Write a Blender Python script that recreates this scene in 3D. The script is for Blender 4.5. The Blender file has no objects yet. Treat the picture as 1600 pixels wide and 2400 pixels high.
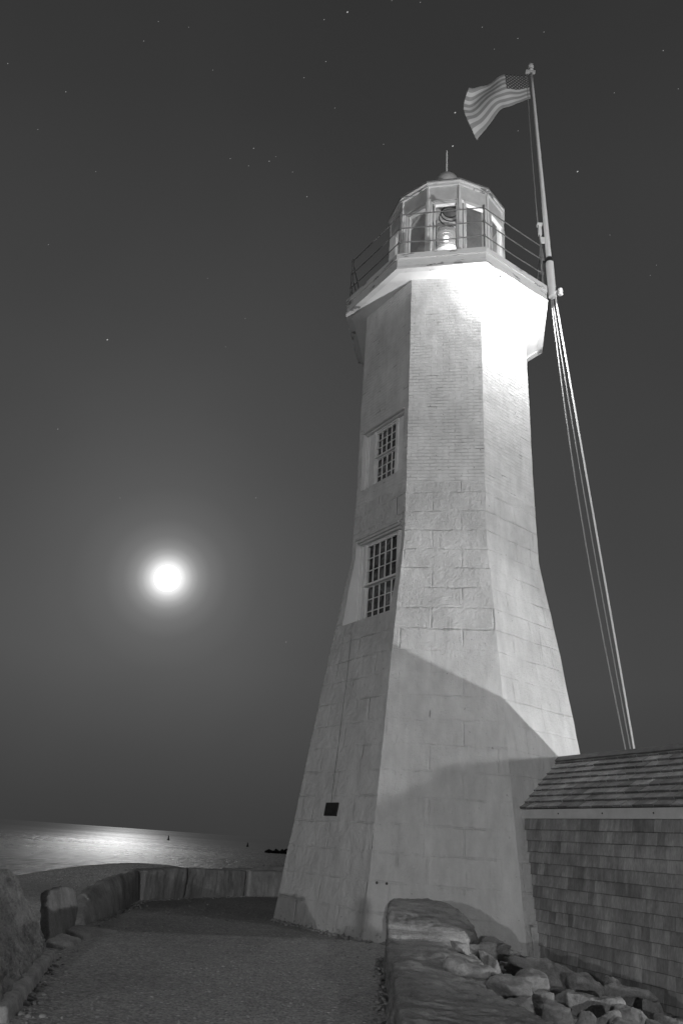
import bpy, bmesh, math, random
from mathutils import Vector, Matrix, noise
R_ = math.radians
C = bpy.context.scene.collection
S = bpy.context.scene
random.seed(7)

# ------------------------------------------------------------------ camera
F = 1701.56; PITCH = .4269; ROLL = .0719; CAMH = 1.0285
fw = Vector((0, math.cos(PITCH), math.sin(PITCH))); up0 = Vector((0, -math.sin(PITCH), math.cos(PITCH)))
rt0 = Vector((1, 0, 0))
rt = math.cos(ROLL)*rt0 + math.sin(ROLL)*up0; up = -math.sin(ROLL)*rt0 + math.cos(ROLL)*up0
cd = bpy.data.cameras.new("camera"); cam = bpy.data.objects.new("camera", cd); C.objects.link(cam)
cd.sensor_fit = 'VERTICAL'; cd.sensor_height = 36; cd.lens = F/2400*36
cd.clip_start = .05; cd.clip_end = 20000
m = Matrix((rt, up, -fw)).transposed().to_4x4(); m.translation = (0, 0, CAMH); cam.matrix_world = m
S.camera = cam
S.view_settings.view_transform = 'Standard'; S.view_settings.look = 'None'
S.view_settings.exposure = 0; S.view_settings.gamma = 1

# ------------------------------------------------------------------ world: night sky with the glow round the moon
MOON_AZ = R_(-13.656); MOON_EL = R_(17.81)
MD = Vector((math.sin(MOON_AZ)*math.cos(MOON_EL), math.cos(MOON_AZ)*math.cos(MOON_EL), math.sin(MOON_EL)))
W = bpy.data.worlds.new("World"); S.world = W; W.use_nodes = True
nt = W.node_tree; nt.nodes.clear()
def N(nt, t, **k):
    n = nt.nodes.new(t)
    for a, b in k.items():
        if a.startswith('i_'): n.inputs[a[2:]].default_value = b
        else: setattr(n, a, b)
    return n
def ML(nt, op, a, b=None, clamp=False):
    n = nt.nodes.new('ShaderNodeMath'); n.operation = op; n.use_clamp = clamp
    for i, v in enumerate((a, b)):
        if v is None: continue
        if isinstance(v, (int, float)): n.inputs[i].default_value = v
        else: nt.links.new(v, n.inputs[i])
    return n.outputs[0]
def RAMP(nt, src, stops, interp='LINEAR'):
    n = nt.nodes.new('ShaderNodeValToRGB'); n.color_ramp.interpolation = interp
    cr = n.color_ramp
    while len(cr.elements) < len(stops): cr.elements.new(.5)
    for e, (p, v) in zip(cr.elements, stops): e.position = p; e.color = (v, v, v, 1)
    nt.links.new(src, n.inputs[0]); return n.outputs[0]
tc = N(nt, 'ShaderNodeTexCoord')
vm = N(nt, 'ShaderNodeVectorMath', operation='NORMALIZE'); nt.links.new(tc.outputs['Generated'], vm.inputs[0])
dp = N(nt, 'ShaderNodeVectorMath', operation='DOT_PRODUCT'); nt.links.new(vm.outputs[0], dp.inputs[0]); dp.inputs[1].default_value = MD
ang = ML(nt, 'DIVIDE', ML(nt, 'ARCCOSINE', ML(nt, 'MINIMUM', dp.outputs['Value'], 1.0)), R_(60))
d60 = lambda a: a/60
halo = RAMP(nt, ang, [(0, 1.0), (d60(1.05), .90), (d60(1.4), .58), (d60(1.85), .34), (d60(2.4), .19), (d60(3.2), .112), (d60(4.6), .067),
                      (d60(7), .043), (d60(9.5), .033), (d60(13), .023), (d60(18), .0150), (d60(25), .0085), (d60(35), .003), (1, 0)])
sp = N(nt, 'ShaderNodeSeparateXYZ'); nt.links.new(vm.outputs[0], sp.inputs[0])
el = RAMP(nt, ML(nt, 'MULTIPLY_ADD', sp.outputs[2], .5), [(0, .03), (.5, .033), (.515, .036), (.56, .049), (.60, .058), (.72, .049), (.84, .041), (.91, .033), (1, .026)])
# (MULTIPLY_ADD: z*0.5 + 0.5)
el.node.inputs[0].links[0].from_node.inputs[2].default_value = .5
nz = N(nt, 'ShaderNodeTexNoise'); nz.inputs['Scale'].default_value = 2.2; nz.inputs['Detail'].default_value = 3
nt.links.new(vm.outputs[0], nz.inputs['Vector'])
tot = ML(nt, 'MULTIPLY', ML(nt, 'ADD', halo, el), ML(nt, 'MULTIPLY_ADD', nz.outputs[0], .36))
tot.node.inputs[1].links[0].from_node.inputs[2].default_value = .82
bg = N(nt, 'ShaderNodeBackground'); bg.inputs['Strength'].default_value = 1
cc = N(nt, 'ShaderNodeCombineColor')
for i in range(3): nt.links.new(tot, cc.inputs[i])
nt.links.new(cc.outputs[0], bg.inputs[0])
wo = N(nt, 'ShaderNodeOutputWorld'); nt.links.new(bg.outputs[0], wo.inputs[0])

# ------------------------------------------------------------------ lights
def look(o, target):
    o.rotation_euler = (Vector(target)-o.location).to_track_quat('-Z', 'Y').to_euler()
ml = bpy.data.lights.new("moonlight", 'SUN'); ml.energy = .52; ml.angle = R_(2)
mo = bpy.data.objects.new("moonlight", ml); C.objects.link(mo); mo.location = MD*30
mo.rotation_euler = MD.to_track_quat('Z', 'Y').to_euler()
def spot(name, loc, target, power, size, blend, radius):
    l = bpy.data.lights.new(name, 'SPOT'); l.energy = power; l.spot_size = R_(size); l.spot_blend = blend; l.shadow_soft_size = radius
    o = bpy.data.objects.new(name, l); C.objects.link(o); o.location = loc; look(o, target); return o
L1P = (10.7, 1.0, .42)
spot("flood_wide", L1P, (2.6, 10.0, 6.2), 3900, 76, .5, .05)
spot("flood_beam", (10.76, .96, .44), (2.6, 10.4, 11.8), 5200, 30, 1.0, .05)
for p_, e_ in (((2.55, 10.12, 10.33), 120), ((3.18, 10.56, 10.30), 300)):
    gl_ = bpy.data.lights.new("gallery_light", "POINT"); gl_.energy = e_; gl_.shadow_soft_size = .04
    go_ = bpy.data.objects.new("gallery_light", gl_); C.objects.link(go_); go_.location = p_
spot("path_lamp_light", (11.0, -.63, 2.75), (1.75, 9.9, 3.1), 1700, 21, .35, .12)
spot("yard_lamp_light", (-.9, -16, 2.62), (1, 9.8, 2), 3600, 75, .6, .07)
spot("street_lamp_light", (-9, -14, 2.0), (1, 9.8, 4), 2600, 75, .6, .06)

# ------------------------------------------------------------------ helpers
def tag(o, label=None, cat=None, group=None, kind=None):
    if label: o['label'] = label
    if cat: o['category'] = cat
    if group: o['group'] = group
    if kind: o['kind'] = kind
    return o
def empty(name, loc=(0, 0, 0)):
    o = bpy.data.objects.new(name, None); C.objects.link(o); o.location = loc; o.empty_display_size = .2; return o
def link(name, bm, mat, parent=None, smooth=False):
    me = bpy.data.meshes.new(name)
    bmesh.ops.recalc_face_normals(bm, faces=bm.faces)
    bm.to_mesh(me); bm.free(); me.materials.append(mat)
    if smooth:
        for p in me.polygons: p.use_smooth = True
    o = bpy.data.objects.new(name, me); C.objects.link(o)
    if parent:
        o.parent = parent
        # mesh coordinates are in the world: undo the offset of the chain of parents
        off = Vector((0, 0, 0)); p = parent
        while p: off += p.location; p = p.parent
        me.transform(Matrix.Translation(-off))
    return o
def box(bm, x, y, z, M=None):
    """x,y,z are (min,max) ranges, M an optional matrix"""
    vs = [bm.verts.new((a, b, c)) for a in x for b in y for c in z]
    if M is not None:
        for v in vs: v.co = M @ v.co
    for f in ((0,1,3,2),(4,6,7,5),(0,4,5,1),(2,3,7,6),(0,2,6,4),(1,5,7,3)): bm.faces.new([vs[i] for i in f])
    return vs
def tube(bm, pts, rad, seg=8, cap=True):
    pts = [Vector(p) for p in pts]; rings = []
    rads = rad if isinstance(rad, (list, tuple)) else [rad]*len(pts)
    for i, p in enumerate(pts):
        d = (pts[min(i+1, len(pts)-1)]-pts[max(i-1, 0)]).normalized()
        a = d.cross(Vector((0, 0, 1)) if abs(d.z) < .9 else Vector((1, 0, 0))).normalized(); b = d.cross(a)
        rings.append([bm.verts.new(p+(a*math.cos(t)+b*math.sin(t))*rads[i]) for t in [2*math.pi*k/seg for k in range(seg)]])
    for r, s in zip(rings, rings[1:]):
        for k in range(seg): bm.faces.new((r[k], r[(k+1) % seg], s[(k+1) % seg], s[k]))
    if cap: bm.faces.new(rings[0]); bm.faces.new(rings[-1])
def lathe(bm, c, prof, seg=24):
    rings = []
    for r, z in prof:
        if r < 1e-4: rings.append([bm.verts.new((c[0], c[1], c[2]+z))])
        else: rings.append([bm.verts.new((c[0]+r*math.cos(2*math.pi*k/seg), c[1]+r*math.sin(2*math.pi*k/seg), c[2]+z)) for k in range(seg)])
    for r, s in zip(rings, rings[1:]):
        for k in range(seg):
            k2 = (k+1) % seg
            if len(r) == 1 and len(s) == 1: continue
            if len(r) == 1: bm.faces.new((r[0], s[k], s[k2]))
            elif len(s) == 1: bm.faces.new((r[k], r[k2], s[0]))
            else: bm.faces.new((r[k], r[k2], s[k2], s[k]))
    for e in (rings[0], rings[-1]):
        if len(e) > 2: bm.faces.new(e)

# ------------------------------------------------------------------ materials (all grey: the place is seen in black and white)
def mat(name):
    m_ = bpy.data.materials.new(name); m_.use_nodes = True; t = m_.node_tree
    return m_, t, t.nodes['Principled BSDF']
def grey(nt, bsdf, sock):
    nt.links.new(sock, bsdf.inputs['Base Color'])
def noise_n(nt, vec, scale, detail=4, rough=.6, stretch=None, dist=0):
    if stretch:
        mp = N(nt, 'ShaderNodeMapping'); mp.inputs['Scale'].default_value = stretch; nt.links.new(vec, mp.inputs[0]); vec = mp.outputs[0]
    n = N(nt, 'ShaderNodeTexNoise'); n.inputs['Scale'].default_value = scale; n.inputs['Detail'].default_value = detail
    n.inputs['Roughness'].default_value = rough; n.inputs['Distortion'].default_value = dist
    nt.links.new(vec, n.inputs['Vector']); return n.outputs[0]
def bump(nt, bsdf, h, strength=.6, dist=.01, prev=None):
    b = N(nt, 'ShaderNodeBump'); b.inputs['Strength'].default_value = strength; b.inputs['Distance'].default_value = dist
    nt.links.new(h, b.inputs['Height'])
    if prev: nt.links.new(prev, b.inputs['Normal'])
    nt.links.new(b.outputs[0], bsdf.inputs['Normal']); return b.outputs[0]
def plain(name, v, rough=.6, var=.15, scale=6, bs=.3, metal=0):
    m_, t, b = mat(name); tcn = N(t, 'ShaderNodeTexCoord').outputs['Object']
    n1 = noise_n(t, tcn, scale, 5, .65)
    grey(t, b, RAMP(t, n1, [(.3, v*(1-var)), (.7, v*(1+var))])); b.inputs['Roughness'].default_value = rough; b.inputs['Metallic'].default_value = metal
    if bs: bump(t, b, noise_n(t, tcn, scale*6, 4), bs, .004)
    return m_

def masonry(name, bw, rh, mort, depth, holes, rowvar, base=.72):
    m_, t, b = mat(name)
    uv = N(t, 'ShaderNodeUVMap').outputs[0]
    # a little waviness so that the joints are not ruler straight
    wn = N(t, 'ShaderNodeTexNoise'); wn.inputs['Scale'].default_value = 3 if rh > .1 else 9; t.links.new(uv, wn.inputs['Vector'])
    w2 = N(t, 'ShaderNodeVectorMath', operation='MULTIPLY_ADD'); t.links.new(wn.outputs[1], w2.inputs[0])
    k = .05 if rh > .1 else .006
    w2.inputs[1].default_value = (k, k, 0); t.links.new(uv, w2.inputs[2])
    br = N(t, 'ShaderNodeTexBrick'); t.links.new(w2.outputs[0], br.inputs['Vector'])
    br.inputs['Scale'].default_value = 1; br.inputs['Brick Width'].default_value = bw; br.inputs['Row Height'].default_value = rh
    br.inputs['Mortar Size'].default_value = mort; br.inputs['Mortar Smooth'].default_value = 1.0 if rh > .1 else .6
    br.inputs['Color1'].default_value = (1, 1, 1, 1); br.inputs['Color2'].default_value = (.86, .86, .86, 1); br.inputs['Mortar'].default_value = (.96, .96, .96, 1) if rh < .1 else (.93, .93, .93, 1)
    br.offset = .5; br.squash = 1
    obj = N(t, 'ShaderNodeTexCoord').outputs['Object']
    big = noise_n(t, obj, 1.1, 5, .6)
    mid = noise_n(t, uv, 5, 5, .65, (1, .35, 1))
    fine = noise_n(t, uv, 45, 6, .7)
    bw_ = N(t, 'ShaderNodeRGBToBW'); t.links.new(br.outputs['Color'], bw_.inputs[0])
    tone = ML(t, 'MULTIPLY', RAMP(t, big, [(.25, .82), (.7, 1.05)]), RAMP(t, mid, [(.25, .80), (.7, 1.06)]))
    tone = ML(t, 'MULTIPLY', tone, ML(t, 'MULTIPLY_ADD', bw_.outputs[0], rowvar))
    tone.node.inputs[1].links[0].from_node.inputs[2].default_value = 1-rowvar
    # dark open joints and chips, only here and there
    chip = ML(t, 'MULTIPLY', RAMP(t, noise_n(t, uv, 2.3, 3, .6, (1, 4 if rh < .1 else 1, 1)), [(holes, 0), (holes+.04, 1)]), br.outputs['Fac'], True)
    spots = RAMP(t, noise_n(t, uv, 16, 2, .5), [(.72, 0), (.75, .7)])
    dark = ML(t, 'MAXIMUM', chip, spots, True)
    tone = ML(t, 'MULTIPLY', tone, ML(t, 'MULTIPLY_ADD', dark, -.62)); tone.node.inputs[1].links[0].from_node.inputs[2].default_value = 1
    if rh > .1:
        s2 = N(t, 'ShaderNodeSeparateXYZ'); t.links.new(uv, s2.inputs[0]); zz = ML(t, 'DIVIDE', s2.outputs[1], 7)
        drip = ML(t, 'MULTIPLY', RAMP(t, noise_n(t, uv, 9, 3, .6, (1, .10, 1)), [(.60, 0), (.68, .30)]), RAMP(t, noise_n(t, uv, 1.4, 3, .6), [(.48, 0), (.62, 1)]))
        chips = ML(t, 'MULTIPLY', RAMP(t, noise_n(t, uv, 13, 4, .65), [(.56, 0), (.60, .5)]), RAMP(t, ML(t, 'ADD', zz, ML(t, 'MULTIPLY', noise_n(t, uv, 4, 3), .03)), [(.02, 1), (.034, 0)]))
        tone = ML(t, 'MULTIPLY', tone, ML(t, 'SUBTRACT', 1, ML(t, 'MAXIMUM', drip, chips)))
    col = ML(t, 'MULTIPLY', tone, base); cb = N(t, 'ShaderNodeCombineColor')
    for i in range(3): t.links.new(col, cb.inputs[i])
    grey(t, b, cb.outputs[0]); b.inputs['Roughness'].default_value = .7
    jm = RAMP(t, noise_n(t, uv, 1.9 if rh > .1 else 3, 4, .65), [(.40, 0.0), (.60, 1)])
    h = ML(t, 'MULTIPLY', ML(t, 'MULTIPLY', br.outputs['Fac'], jm if rh > .1 else ML(t, 'ADD', ML(t, 'MULTIPLY', jm, .75), .25)), -1)
    if rh > .1: h = ML(t, 'ADD', h, ML(t, 'MULTIPLY', RAMP(t, noise_n(t, uv, 4.5, 5, .62, (1, .8, 1), .8), [(.40, 0), (.60, 1)]), .35))
    h = ML(t, 'ADD', h, ML(t, 'MULTIPLY', noise_n(t, uv, 12, 4, .6), .9 if rh < .1 else 1.2))
    h = ML(t, 'ADD', h, ML(t, 'MULTIPLY', fine, .5 if rh < .1 else 1.3))
    h = ML(t, 'ADD', h, ML(t, 'MULTIPLY', bw_.outputs[0], 2.0 if rh > .1 else 2.5))
    if rh > .1:      # the upper courses are rougher than the rendered foot
        sz = N(t, 'ShaderNodeSeparateXYZ'); t.links.new(uv, sz.inputs[0])
        h = ML(t, 'MULTIPLY', h, RAMP(t, ML(t, 'DIVIDE', sz.outputs[1], 7), [(0, .7), (.45, .75), (.55, 1), (1, 1)]))
    bump(t, b, h, 1, depth)
    return m_
M = {}
M['brick'] = masonry('painted_brick', .22, .064, .008, .014, .62, .12, .72)
M['stone'] = masonry('painted_granite_blocks', .95, .33, .02, .025, .675, .20, .80)
M['paint'] = plain('white_paint', .72, .5, .10, 5, .25)
M['trim'] = plain('trim_paint', .55, .55, .12, 5, .25)
M['soffit'] = plain('soffit_paint', .78, .6, .05, 4, .2)
M['pole'] = plain('pole_paint', .75, .4, .06, 4, .1)
M['rail'] = plain('galvanised_rail', .19, .5, .25, 14, .2, .2)
M['roofmetal'] = plain('dark_lantern_roof', .22, .45, .25, 4, .2)
M['ball'] = plain('painted_ball', .38, .3, .10, 5, 0)
M['rope'] = plain('white_rope', .6, .8, .1, 30, .2)
M['ceil'] = plain('lantern_ceiling', .35, .5, .25, 3, .2)
M['rope2'] = plain('grey_rope', .22, .8, .1, 30, .2)
M['black'] = plain('black_iron', .03, .5, .2, 8, .2)
M['plaque'] = plain('dark_bronze', .045, .45, .3, 18, .8, .5)
M['darkrock'] = plain('wet_rock', .02, .8, .4, .4, .5)
M['lampwhite'] = plain('lens_frame', .6, .3, .1, 8, 0)

# peeling paint for the gallery edge
m_, t, b = mat('peeling_fascia'); o_ = N(t, 'ShaderNodeTexCoord').outputs['Object']
pl = noise_n(t, o_, 2.6, 7, .62, (1, 1, 4)); 
v = RAMP(t, pl, [(.30, .60), (.50, .68), (.60, .58), (.615, .22), (.75, .18)]); grey(t, b, v); b.inputs['Roughness'].default_value = .6
bump(t, b, pl, .5, .006); M['fascia'] = m_

def granite(name, v, stretch, sc=3.0, contrast=.45, bstr=1.0, dist=.02, rot=None):
    m_, t, b = mat(name); o_ = N(t, 'ShaderNodeTexCoord').outputs['Object']
    if rot:
        mp = N(t, 'ShaderNodeMapping'); mp.inputs['Rotation'].default_value = rot; t.links.new(o_, mp.inputs[0]); o_ = mp.outputs[0]
    g = noise_n(t, o_, sc, 8, .68, stretch, .6); f = noise_n(t, o_, 60, 4, .7); big = noise_n(t, o_, 1.3, 4, .6)
    c = ML(t, 'MULTIPLY', RAMP(t, g, [(.28, 1-contrast), (.5, 1), (.74, 1+contrast*.9)]), RAMP(t, f, [(.3, .78), (.7, 1.22)]))
    c = ML(t, 'MULTIPLY', c, RAMP(t, big, [(.3, .8), (.7, 1.15)])); c = ML(t, 'MULTIPLY', c, v)
    cb = N(t, 'ShaderNodeCombineColor')
    for i in range(3): t.links.new(c, cb.inputs[i])
    grey(t, b, cb.outputs[0]); b.inputs['Roughness'].default_value = .85
    bump(t, b, ML(t, 'ADD', g, ML(t, 'MULTIPLY', f, .25)), bstr, dist); return m_
M['granite_v'] = granite('granite_split_upright', .38, (1.6, 1.6, .28), 3.2, .5)
M['granite_r'] = granite('granite_ribbed', .42, (2.6, 2.6, .35), 3.0, .7, 1.0, .05, (R_(18), R_(-28), 0))
M['granite_m'] = granite('granite_mottled', .40, (1, 1, .8), 3.0, .4)
M['granite_d'] = granite('granite_dark_upright', .21, (1.6, 1.6, .28), 3.2, .5)
M['granite_h'] = granite('granite_layered', .30, (.5, 1.0, 4.0), 4.0, .6, 1.0, .035)
M['granite_s'] = granite('granite_small', .28, (1, 1, 1.6), 3.4, .4, 1.0, .02)
M['granite_p'] = granite('granite_pale', .33, (1, 1, 1.6), 3.4, .35, 1.0, .02)

# gravel
m_, t, b = mat('gravel'); o_ = N(t, 'ShaderNodeTexCoord').outputs['Object']
vo = N(t, 'ShaderNodeTexVoronoi'); vo.inputs['Scale'].default_value = 58; t.links.new(o_, vo.inputs['Vector'])
rnd = N(t, 'ShaderNodeSeparateColor'); t.links.new(vo.outputs['Color'], rnd.inputs[0])
f = noise_n(t, o_, 22, 6, .75); mid = noise_n(t, o_, 5, 6, .7); big = noise_n(t, o_, .35, 3, .5)
c = ML(t, 'MULTIPLY', RAMP(t, rnd.outputs[0], [(0, .62), (.5, 1.0), (.97, 1.18), (.988, 1.7), (1, 2.4)]), RAMP(t, f, [(.3, .66), (.7, 1.34)]))
c = ML(t, 'MULTIPLY', c, RAMP(t, mid, [(.3, .84), (.7, 1.14)])); c = ML(t, 'MULTIPLY', c, RAMP(t, big, [(.35, .85), (.65, 1.12)]))
sg = N(t, 'ShaderNodeSeparateXYZ'); t.links.new(o_, sg.inputs[0])
# paler beach gravel outside the perimeter stones, colour lifted further for missing lamplight
out_ = ML(t, 'MAXIMUM', ML(t, 'SUBTRACT', -2.62, sg.outputs[0]), ML(t, 'SUBTRACT', sg.outputs[1], ML(t, 'MULTIPLY_ADD', sg.outputs[0], 1.3)))
out_.node.inputs[1].links[0].from_node.inputs[1].links[0].from_node.inputs[2].default_value = 17.0
c = ML(t, 'MULTIPLY', c, RAMP(t, out_, [(0, 1), (.08, 2.3)]))
c = ML(t, 'MULTIPLY', c, .37); cb = N(t, 'ShaderNodeCombineColor')
for i in range(3): t.links.new(c, cb.inputs[i])
grey(t, b, cb.outputs[0]); b.inputs['Roughness'].default_value = .95
bump(t, b, ML(t, 'SUBTRACT', f, ML(t, 'MULTIPLY', vo.outputs['Distance'], .8)), .9, .015); M['gravel'] = m_

# sea
m_, t, b = mat('sea_water'); o_ = N(t, 'ShaderNodeTexCoord').outputs['Object']
b.inputs['Base Color'].default_value = (.015, .015, .015, 1); b.inputs['IOR'].default_value = 1.33
w1 = noise_n(t, o_, .35, 6, .62, (1, .55, 1), .5); w2_ = noise_n(t, o_, .02, 4, .6, (.5, 2.0, 1)); w3 = noise_n(t, o_, 1.3, 4, .7, (1, .12, 1))
b.inputs['Roughness'].default_value = .34
sxy = N(t, 'ShaderNodeSeparateXYZ'); t.links.new(o_, sxy.inputs[0])
off = ML(t, 'DIVIDE', sxy.outputs[1], 2000)     # open water farther out is calmer
calm = RAMP(t, off, [(0, 1), (.04, .95), (.10, .64), (.18, .40), (.35, .25), (1, .2)])
t.links.new(ML(t, 'MULTIPLY', RAMP(t, w2_, [(.35, .36), (.65, .46)]), ML(t, 'MULTIPLY', calm, RAMP(t, w3, [(.3, .7), (.7, 1.3)]))), b.inputs['Roughness'])
calm2 = RAMP(t, off, [(0, .5), (.05, .5), (.12, .35), (.22, .08), (.35, .02), (1, 0)])
bump(t, b, ML(t, 'MULTIPLY', ML(t, 'ADD', w1, ML(t, 'MULTIPLY', w3, .8)), calm2), 1.0, .35); M['sea'] = m_

# shingles: each shingle carries its own tone
def shingle_mat(name, v, streak):
    m_, t, b = mat(name); o_ = N(t, 'ShaderNodeTexCoord').outputs['Object']
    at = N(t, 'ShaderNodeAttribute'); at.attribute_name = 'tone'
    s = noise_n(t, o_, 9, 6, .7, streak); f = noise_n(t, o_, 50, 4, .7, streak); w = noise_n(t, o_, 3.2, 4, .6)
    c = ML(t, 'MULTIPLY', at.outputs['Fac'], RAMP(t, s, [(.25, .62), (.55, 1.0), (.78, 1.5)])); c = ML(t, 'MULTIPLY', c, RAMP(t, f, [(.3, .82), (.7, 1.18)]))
    c = ML(t, 'MULTIPLY', c, RAMP(t, w, [(.3, .75), (.7, 1.2)]))
    c = ML(t, 'MULTIPLY', c, v); cb = N(t, 'ShaderNodeCombineColor')
    for i in range(3): t.links.new(c, cb.inputs[i])
    grey(t, b, cb.outputs[0]); b.inputs['Roughness'].default_value = .85; bump(t, b, ML(t, 'ADD', s, f), .5, .004); return m_
M['wshingle'] = shingle_mat('weathered_wall_shingles', .30, (2.0, 2.0, .22))
M['rshingle'] = shingle_mat('roof_shingles', .25, (1, 1, 1))

# glass
m_, t, b = mat('dark_window_glass'); o_ = N(t, 'ShaderNodeTexCoord').outputs['Object']
grey(t, b, RAMP(t, noise_n(t, o_, 3.5, 5, .7, None, 1.5), [(.36, .015), (.52, .07), (.64, .22)])); b.inputs['Roughness'].default_value = .12; M['pane'] = m_
m_ = bpy.data.materials.new('clear_glass'); m_.use_nodes = True; t = m_.node_tree; t.nodes.clear()
tr = N(t, 'ShaderNodeBsdfTransparent'); tr.inputs[0].default_value = (.93, .93, .93, 1); gl = N(t, 'ShaderNodeBsdfGlossy'); gl.inputs['Roughness'].default_value = .04
gl.inputs['Color'].default_value = (.9, .9, .9, 1)
fr = N(t, 'ShaderNodeLayerWeight'); fr.inputs[0].default_value = .12; mx = N(t, 'ShaderNodeMixShader'); oo = N(t, 'ShaderNodeOutputMaterial')
t.links.new(ML(t, 'MULTIPLY', fr.outputs['Facing'], .6), mx.inputs[0]); t.links.new(tr.outputs[0], mx.inputs[1]); t.links.new(gl.outputs[0], mx.inputs[2]); t.links.new(mx.outputs[0], oo.inputs[0]); M['clear'] = m_
m_, t, b = mat('lens_glass'); b.inputs['Base Color'].default_value = (.9, .9, .9, 1); b.inputs['Roughness'].default_value = .08
b.inputs['Transmission Weight'].default_value = .75; b.inputs['IOR'].default_value = 1.45; M['lens'] = m_
def emit(name, s):
    m_ = bpy.data.materials.new(name); m_.use_nodes = True; t = m_.node_tree; t.nodes.clear()
    e = N(t, 'ShaderNodeEmission'); e.inputs[1].default_value = s; o = N(t, 'ShaderNodeOutputMaterial'); t.links.new(e.outputs[0], o.inputs[0]); return m_
M['moon'] = emit('moon_surface', 3.0); M['star'] = emit('star_glow', .30); M['star2'] = emit('bright_star_glow', .5)
M['bulb'] = emit('lamp_glow', 3)

# ------------------------------------------------------------------ terrain
def seg_d(p, a, b_):
    ap = (p[0]-a[0], p[1]-a[1]); ab = (b_[0]-a[0], b_[1]-a[1]); L = ab[0]**2+ab[1]**2
    t_ = max(0, min(1, (ap[0]*ab[0]+ap[1]*ab[1])/L)); return math.hypot(ap[0]-ab[0]*t_, ap[1]-ab[1]*t_)
SHORE = [(-13, -60), (-11, 0), (-7.2, 13.2), (-5.7, 14.6), (-5.0, 16.4), (-4.5, 17.5), (-3.4, 18.6), (-1.8, 19.2), (1, 19.8), (8, 21), (20, 24), (90, 30), (90, -60)]
def inside(p):
    c = False; n = len(SHORE)
    for i in range(n):
        a, b_ = SHORE[i], SHORE[i-1]
        if (a[1] > p[1]) != (b_[1] > p[1]) and p[0] < (b_[0]-a[0])*(p[1]-a[1])/(b_[1]-a[1])+a[0]: c = not c
    return c
def sm(a, b_, x): x = max(0, min(1, (x-a)/(b_-a))); return x*x*(3-2*x)
def height(x, y):
    d = min(seg_d((x, y), SHORE[i], SHORE[i+1]) for i in range(len(SHORE)-2))
    s = d if inside((x, y)) else -d
    z = 0.0
    if x < .6 and y > 9:
        z += .30*sm(14.4, 17.2, y)*sm(3.2, .8, s)*sm(-1.6, -3.4, x) + .05*noise.noise(Vector((x*.7, y*.7, 0)))*sm(2.6, 1.5, s)
    # lower ground to the right of the boulder wall
    wx = .58 + (y-5.57)*.096
    if y < 16: z -= .34*sm(wx, wx+.25, x)*sm(10.6, 9.2, y)*sm(-14, -9, y) 
    z -= 3.9*sm(.1, -6.0, s) + (.5*abs(noise.noise(Vector((x*.5, y*.5, 3))))*sm(.4, -2, s) if s < .4 else 0)
    z += .006*noise.noise(Vector((x*2.5, y*2.5, 5)))
    return z
def axis(lo, hi, a, b_, fine, coarse):
    v = [a]; x = a
    while x < b_: x += fine; v.append(x)
    st = fine
    while x < hi: st = min(st*1.35, coarse); x += st; v.append(x)
    x = a; st = fine; w = []
    while x > lo: st = min(st*1.35, coarse); x -= st; w.append(x)
    return w[::-1]+v
xs = axis(-14, 90, -7.5, 4.5, .12, 6); ys = axis(-60, 34, 3, 21, .12, 6)
bm = bmesh.new(); gv = [[bm.verts.new((x, y, height(x, y))) for x in xs] for y in ys]
for j in range(len(ys)-1):
    for i in range(len(xs)-1): bm.faces.new((gv[j][i], gv[j][i+1], gv[j+1][i+1], gv[j+1][i]))
tag(link('ground', bm, M['gravel'], None, True), kind='structure')
bm = bmesh.new(); RS = 9000
vs = [bm.verts.new(p) for p in ((-RS, -RS, -3), (RS, -RS, -3), (RS, RS, -3), (-RS, RS, -3))]; bm.faces.new(vs)
tag(link('sea', bm, M['sea']), kind='structure')

# ------------------------------------------------------------------ moon and stars
bm = bmesh.new(); bmesh.ops.create_uvsphere(bm, u_segments=48, v_segments=24, radius=6000*math.tan(R_(1.0)))
moon = link('moon', bm, M['moon'], None, True); moon.location = MD*6000
tag(moon, 'bright full moon glowing low over the sea', 'moon')
stars = [(-.243,.518,.82),(-.211,.525,.825),(-.06,.522,.851),(-.034,.515,.856),(.015,.504,.864),(.047,.503,.863),(.119,.516,.848),(.136,.532,.836),(-.398,.53,.749),(-.186,.561,.807),(-.081,.57,.818),(-.377,.585,.718),(-.321,.629,.708),(-.376,.676,.634),(-.314,.763,.565),(-.368,.81,.456),(-.169,.791,.588),(-.292,.872,.394),(-.118,.899,.421),(-.139,.628,.765),(-.167,.636,.754),(-.145,.643,.752),(-.12,.64,.759),(-.112,.636,.763),(-.072,.671,.738),(-.043,.595,.803),(.101,.589,.802),(.103,.617,.78),(.252,.614,.748),(.357,.663,.658),(.353,.673,.651),(.337,.526,.781),(.313,.502,.807),(.183,.551,.814),(.177,.594,.785),(-.062,.968,.242),(.187,.511,.839),(.16,.52,.839),(-.194,.734,.651),(-.145,.771,.621),(.301,.655,.693),(-.345,.561,.752),(-.26,.532,.806),(-.091,.65,.755),(-.056,.556,.829),(.019,.623,.782),(.274,.544,.793)]
BR = {14: 'brightest small star in the left part of the sky', 26: 'bright star just beside the fly end of the flag', 27: 'brightest star, just above and right of the lantern spike', 28: 'bright star to the right of the flagpole', 3: 'bright star near the top edge above the moon side of the lantern'}
SE = 7000; star_me = None
bm = bmesh.new(); bmesh.ops.create_icosphere(bm, subdivisions=1, radius=1.0)
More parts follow.
